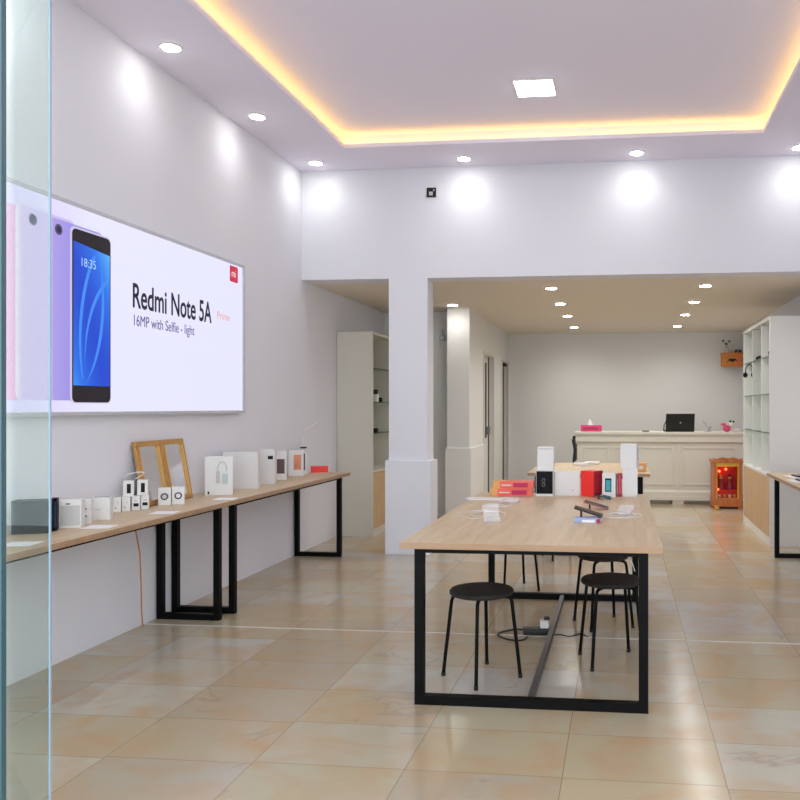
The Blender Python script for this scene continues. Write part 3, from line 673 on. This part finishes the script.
# ------------------------------------------------------------------ cabinets
def cabinet(label, xf, xbk, y0, y1, h_, divs, shelves, shell):
    """xf: open front plane, xbk: back plane at the wall, shell: material of the carcass"""
    cx, cy = (xf + xbk) / 2, (y0 + y1) / 2; t_ = thing('display_cabinet', label, 'cabinet', (cx, cy, 0))
    a, b_ = sorted((xf - cx, xbk - cx)); L0, L1 = y0 - cy, y1 - cy; k = .022
    for s0 in (L0, L1 - k): MB().box(a, b_, s0, s0 + k, 0, h_, .001).build('side_panel', shell, t_)
    MB().box(a, b_, L0 + k, L1 - k, h_ - .03, h_).build('top_panel', shell, t_)
    bx = xbk - cx; s_ = 1 if xbk > xf else -1
    MB().box(bx - s_ * .012, bx, L0 + k, L1 - k, .08, h_ - .03).build('back_panel', 'cabback', t_)
    fx = xf - cx
    MB().box(fx, fx + s_ * .03, L0 + k, L1 - k, 0, .08).build('plinth', shell, t_)
    ys = [L0 + k] + [d_ - cy for d_ in divs] + [L1 - k]
    for q0, q1 in zip(ys, ys[1:]): MB().box(fx + s_ * .002, fx + s_ * .02, q0 + .002, q1 - .002, .085, .685, .001).build('door', 'oakv', t_)
    MB().box(fx + s_ * .001, bx - s_ * .0125, L0 + k, L1 - k, .69, .715).build('counter_panel', shell, t_)
    for d_ in divs: MB().box(a + .014, b_ - .014, d_ - cy - .009, d_ - cy + .009, .716, h_ - .031).build('divider', shell, t_)
    for z_ in shelves:
        g_ = MB().box(fx + s_ * .02, bx - s_ * .013, L0 + k, L1 - k, z_ - .008, z_).build('glass_shelf', 'shelfglass', t_)
        MB().box(fx + s_ * .012, fx + s_ * .0195, L0 + k, L1 - k, z_ - .009, z_ + .001).build('glass_edge', 'shelfedge', g_)
    return t_
cabinet('tall white open cabinet with glass shelves in the left alcove', -2.665, -3.065, 8.40, 10.0, 2.22, [9.2], (1.12, 1.46, 1.83), 'cream')  # white carcass painted cream, the warm back-room light is in its colour
cabinet('tall white open cabinet with glass shelves and oak base at right', 1.487, 1.945, 8.25, 10.0, 2.32, [8.83, 9.41], (1.14, 1.54, 1.93), 'white')
def gadget(label, loc, rz=0, sc=1):
    t_ = thing('camera_gadget', label, 'gadget', loc, rz, 'small black gadgets on cabinet shelves')
    MB().box(-.03 * sc, .03 * sc, -.022 * sc, .022 * sc, 0, .05 * sc, .006).build('body', 'black', t_)
    MB().lathe([(.013 * sc, 0), (.013 * sc, .010)], 14, (.0305 * sc, 0, .028 * sc), 'X').build('lens', 'chrome', t_, True)
gadget('small black gadget directly on the middle shelf of the alcove cabinet', (-2.705, 8.78, 1.4605))
gadget('small black gadget standing on a white block in the alcove cabinet', (-2.702, 8.60, 1.5465))
tag(MB().box(-.035, .035, -.03, .03, 0, .085, .003).build('riser_block', 'card', None, loc=(-2.705, 8.60, 1.461)), 'white block under a black gadget in the alcove cabinet', 'block')
gadget('small black gadget on the lowest glass shelf of the alcove cabinet', (-2.702, 8.60, 1.1205))
def headphones(label, loc, rz, k_, hang):
    t_ = thing('headphones', label, 'headphones', loc, rz, 'black headphones in the right cabinet')
    MB().tube([(.0, .075 * k_ * math.cos(R(v)), k_ * (.11 + .10 * math.sin(R(v)))) for v in range(-10, 191, 12)], .008 * k_, 8).build('headband', 'black', t_, True)
    for s_ in (-1, 1): MB().lathe([(.03 * k_, -.018 * k_), (.04 * k_, -.012 * k_), (.04 * k_, .012 * k_), (.03 * k_, .018 * k_)], 18, (0, s_ * .078 * k_, .055 * k_), 'Y').build('ear_cup', 'black', t_, True)
    if hang: MB().tube([(0, 0, .205 * k_), (0, 0, .228 * k_), (.022, 0, .236 * k_)], .004, 6).build('hook', 'steel', t_, True)
    else: MB().lathe([(.045 * k_, 0), (.045 * k_, .008), (.008 * k_, .012), (.008 * k_, .205 * k_)], 16, (0, 0, .0)).build('stand', 'steel', t_, True)
headphones('black headphones hanging under the top glass shelf of the right cabinet', (1.522, 9.77, 1.745), R(40), .78, True)
headphones('small black headphones on a stand on top glass shelf of right cabinet', (1.545, 8.42, 1.9305), R(10), .62, False)
for i, y in enumerate((8.93, 9.12, 9.27)):
    tag(MB().box(-.025, .025, -.025, .025, 0, .045, .008).build('gadget_box', 'darkin', None, loc=(1.545, y, 1.9305)), 'small dark box on top glass shelf of right cabinet, ' + ('nearest', 'middle', 'farthest')[i] + ' of three', 'box', 'small dark boxes on the top shelf')

# ------------------------------------------------------------------ reception counter
t_ = thing('reception_counter', 'long cream panelled reception counter at the back', 'counter', (.54, 12.0, 0))
MB().box(-1.18, 1.2, -.25, .3, .06, .90).build('body', 'cream', t_)
MB().box(-1.22, 1.24, -.30, .34, 1.00, 1.04, .006).build('top_slab', 'cream', t_)
MB().box(-1.20, 1.22, -.275, .32, .90, 1.00).build('frieze', 'cream', t_)
MB().prism([(-.25, .87), (-.285, .90), (-.285, .915), (-.25, .915)], 'X', -1.20, 1.20).build('moulding', 'cream', t_)
MB().prism([(-.25, .20), (-.27, .17), (-.27, .055), (-.25, .055)], 'X', -1.19, 1.20).box(-1.195, 1.205, -.285, -.2705, .055, .11).build('skirting', 'cream', t_)
for x0, x1 in ((-1.10, -.72), (-.64, .22), (.34, 1.10)):
    f = MB(); q_ = .045
    f.box(x0, x1, -.262, -.2502, .80, .80 + q_ * .6, .003).box(x0, x1, -.262, -.2502, .27, .27 + q_ * .6, .003).box(x0, x0 + q_ * .6, -.262, -.2502, .30, .80, .003).box(x1 - q_ * .6, x1, -.262, -.2502, .30, .80, .003)
    f.build('panel_moulding', 'cream', t_)
MB().box(.22 + .045, .34 - .045, -.266, -.2502, .20, .87, .003).build('pilaster', 'cream', t_)
for x in (-1.1, -.2, .28, 1.05): MB().box(x - .08, x + .08, -.27, .2, 0, .054).build('foot', 'cream', t_)
# laptop
t_ = thing('laptop', 'open black laptop seen from behind on the reception counter', 'laptop', (.86, 11.93, 1.04), R(4))
MB().box(-.21, .21, .0, .26, 0, .02, .004).build('keyboard_base', 'black', t_)
ld = MB().box(-.21, .21, -.006, .006, 0, .26, .004).build('lid', 'black', t_, loc=(0, -.008, .012), rot=(R(12), 0, 0))
MB().lathe([(.014, -.0078), (.014, -.0065)], 20, (.005, 0, .125), 'Y').build('round_logo', 'chrome', ld)
MB().tube([(-.21, .05, .012), (-.235, .0, .016), (-.225, .04, .10), (-.19, .03, .17)], .008, 6).build('lead', 'cable', t_, True)
t_ = thing('tissue_box', 'pink tissue box with a tissue sticking up on the counter', 'tissue box', (-.44, 11.95, 1.04))
MB().box(-.155, .155, -.06, .06, 0, .095, .006).build('carton', 'pink', t_)
MB().box(-.12, .10, -.0615, -.0602, .03, .06).build('label_print', 'magenta', t_)
MB().lathe([(.05, .0955), (.035, .12), (.02, .15), (.004, .185)], 7, (-.02, 0, 0)).build('tissue', 'paper', t_)
t_ = thing('phone_stand', 'grey angled metal stand on the counter, right of the laptop', 'stand', (1.26, 11.95, 1.04), R(-15))
MB().box(-.05, .06, -.04, .04, 0, .008, .002).build('base', 'chrome', t_)
MB().prism([(-.07, .15), (-.055, .16), (.05, .02), (.035, .008)], 'Y', -.02, .02).build('arm', 'chrome', t_)
MB().prism([(.0, .009), (.012, .009), (.062, .075), (.05, .08)], 'Y', -.015, .015).build('prop', 'greysteel', t_)
tag(MB().box(-.05, .05, -.02, .02, 0, .018, .004).build('pen_tray', 'greysteel', None, loc=(.36, 11.9, 1.04)), 'low grey tray on the counter between tissue box and laptop', 'tray')
t_ = thing('toy_figurine', 'pink and white toy figurine with black ears on the counter', 'figurine', (1.56, 11.95, 1.04))
MB().ball((-.02, 0, .05), .05, (1.2, .8, 1)).build('body', 'pink', t_, True)
MB().ball((.05, 0, .105), .042, (1, .9, 1)).build('head', 'ceramic', t_, True)
MB().ball((.03, 0, .155), .018).ball((.075, 0, .15), .018).build('ears', 'black', t_, True)
MB().ball((-.07, -.01, .11), .028, (1.4, .6, .8)).build('ribbon', 'pink', t_, True)
tag(MB().box(-.045, .045, -.03, .03, 0, .06, .008).build('small_dish', 'ceramic', None, loc=(1.68, 11.93, 1.04)), 'small white pot beside the toy figurine', 'pot')
# office chair sticking out left of counter
t_ = thing('office_chair', 'black office chair standing behind the left end of the counter', 'chair', (-.50, 12.62, 0), R(90))
MB().box(-.22, .22, -.22, .22, .44, .52, .03).build('seat', 'black', t_, True)
MB().prism([(.20, .56), (.25, .56), (.235, .74), (.265, .90), (.215, .90), (.19, .74)], 'X', -.20, .20).build('backrest', 'black', t_)
MB().box(-.10, .10, .215, .255, .901, .95, .015).build('headrest', 'black', t_, True)
MB().tube([(0, .0, .43), (0, 0, .09)], .028, 12).build('gas_column', 'steel', t_, True)
MB().tube([(0, .12, .46), (0, .25, .50), (0, .235, .62)], .02, 8).build('back_bar', 'steel', t_, True)
for k in range(5):
    a = R(72 * k + 15); lg_ = MB().tube([(0, 0, .10), (.25 * math.cos(a), .25 * math.sin(a), .065)], .016, 8).build('leg', 'steel', t_, True)
    MB().lathe([(.025, -.012), (.025, .012)], 14, (.25 * math.cos(a), .25 * math.sin(a), .0255), 'X').build('castor', 'black', lg_, True)

# ------------------------------------------------------------------ altar on the floor
AX, AY, AW, AD, AH = 1.455, 11.38, .40, .34, .70
t_ = thing('altar_cabinet', 'small orange wooden altar cabinet with red glow on floor by the counter', 'altar', (AX, AY, 0))
MB().box(-.20, .20, -.17, .17, .03, .15, .006).build('base', 'altar', t_)
for s_ in (-1, 1):
    MB().box(s_ * .175 - .02, s_ * .175 + .02, -.17, .17, .151, .635).build('side_panel', 'altar', t_)
    MB().lathe([(.018, .151), (.012, .17), (.012, .60), (.018, .634)], 12, (s_ * .145, -.150, 0)).build('post', 'altargold', t_, True)
    for yy in (-.14, .14): MB().box(s_ * .17 - .025, s_ * .17 + .025, yy - .025, yy + .025, 0, .029).build('foot', 'altar', t_)
MB().box(-.154, .154, .155, .17, .151, .635).build('back_panel', 'altarin', t_)
MB().box(-.21, .21, -.19, .18, .636, .67, .004).build('roof', 'altar', t_)
MB().prism([(-.2, .671), (-.2, .70), (-.15, .69), (-.07, .715), (0, .70), (.07, .715), (.15, .69), (.2, .70), (.2, .671)], 'Y', -.19, -.17).build('crest', 'altar', t_)
MB().box(-.153, .153, -.168, -.155, .585, .634).build('valance', 'altargold', t_)
MB().box(-.154, .154, .02, .154, .151, .25).build('inner_step', 'altarin', t_)
for x, z in ((-.08, .50), (.01, .53), (-.12, .26)):
    b_ = MB().ball((x, -.06 if z < .4 else .10, z), .018).build('red_bulb', 'redbulb', t_, True)
for x, lb in ((-.06, 'left'), (.06, 'right')):
    g_ = thing('deity_figurine', f'small seated painted figurine inside the altar, {lb} one', 'figurine', (AX + x, AY + .08, .2505), 0, 'figurines in the altar')
    MB().lathe([(.045, 0), (.05, .02), (.04, .07), (.028, .12), (.012, .14)], 16).build('robe', 'robe', g_, True)
    MB().ball((0, -.005, .16), .024).build('head', 'flesh', g_, True)
    MB().lathe([(.022, .18), (.028, .19), (.01, .205)], 12).build('hat', 'altargold' if x < 0 else 'black', g_, True)
for i, x in enumerate((-.10, -.03, .04, .11)):
    tag(MB().lathe([(.012, 0), (.022, .012), (.028, .04), (.024, .042)], 14).build('offering_cup', 'altargold' if i % 2 else 'ceramic', None, True, loc=(AX + x, AY - .08, .1505)), 'small offering cup in front of the altar figurines, ' + ('leftmost', 'second from left', 'second from right', 'rightmost')[i], 'cup', 'offering cups in the altar')
tag(MB().lathe([(.02, 0), (.035, .02), (.03, .05), (.04, .06)], 14).build('incense_pot', 'altargold', None, True, loc=(1.30, 11.12, 0)), 'small golden pot on the floor before the altar', 'pot')
# wall shelf with vase
t_ = thing('wall_shelf', 'small orange carved wooden altar shelf high on the back wall', 'shelf', (1.775, 13.3, 2.05))
MB().box(-.17, .17, -.22, -.001, .20, .225, .003).build('top_board', 'shelfwood', t_)
MB().box(-.16, .16, -.205, -.19, .0, .199).build('front_panel', 'shelfwood', t_)
for s_ in (-1, 1): MB().box(s_ * .15 - .008, s_ * .15 + .008, -.189, -.001, .01, .199).build('bracket', 'shelfwood', t_)
MB().prism([(-.10, .06), (-.05, .10), (0, .07), (.05, .10), (.10, .06), (.05, .13), (-.05, .13)], 'Y', -.212, -.2052).build('carving', 'darkin', t_)
MB().box(.085, .12, -.215, -.2052, .02, .18).build('red_plaque', 'salmon', t_)
t_ = thing('flower_vase', 'small vase of thin stems on the carved wall shelf', 'vase', (1.70, 13.19, 2.2755))
MB().lathe([(.025, 0), (.034, .03), (.022, .07), (.02, .085), (.026, .09)], 16).build('vase', 'ceramic', t_, True)
MB().tube([(0, 0, .08), (-.03, 0, .16), (-.06, 0, .20)], .003, 6).tube([(0, 0, .08), (.01, 0, .15), (.04, 0, .19)], .003, 6).build('stems', 'leaf', t_, True)
MB().ball((-.06, 0, .20), .02).ball((.04, 0, .19), .018).ball((-.01, 0, .15), .022).build('flowers', 'leaf', t_, True)
for i, (x, m_) in enumerate(((1.78, 'ceramic'), (1.85, 'bluecer'), (1.91, 'bluecer'))):
    tag(MB().lathe([(.018, 0), (.028, .02), (.026, .05), (.02, .055)], 14).build('ritual_cup', m_, None, True, loc=(x, 13.19, 2.2755)), ('pale ceramic cup next to the vase', 'dark blue cup in the middle', 'dark blue cup at the right end')[i] + ' on the carved wall shelf', 'cup', 'cups on the carved wall shelf')

# ------------------------------------------------------------------ world, daylight through the open shop front
w = bpy.data.worlds.new('world'); S.world = w; w.use_nodes = True
bg = w.node_tree.nodes['Background']; bg.inputs[0].default_value = (.885, .935, 1.02, 1); bg.inputs[1].default_value = 1.72
S.view_settings.view_transform = 'Standard'; S.view_settings.look = 'None'; S.view_settings.gamma = 1
S.view_settings.exposure = 1.0
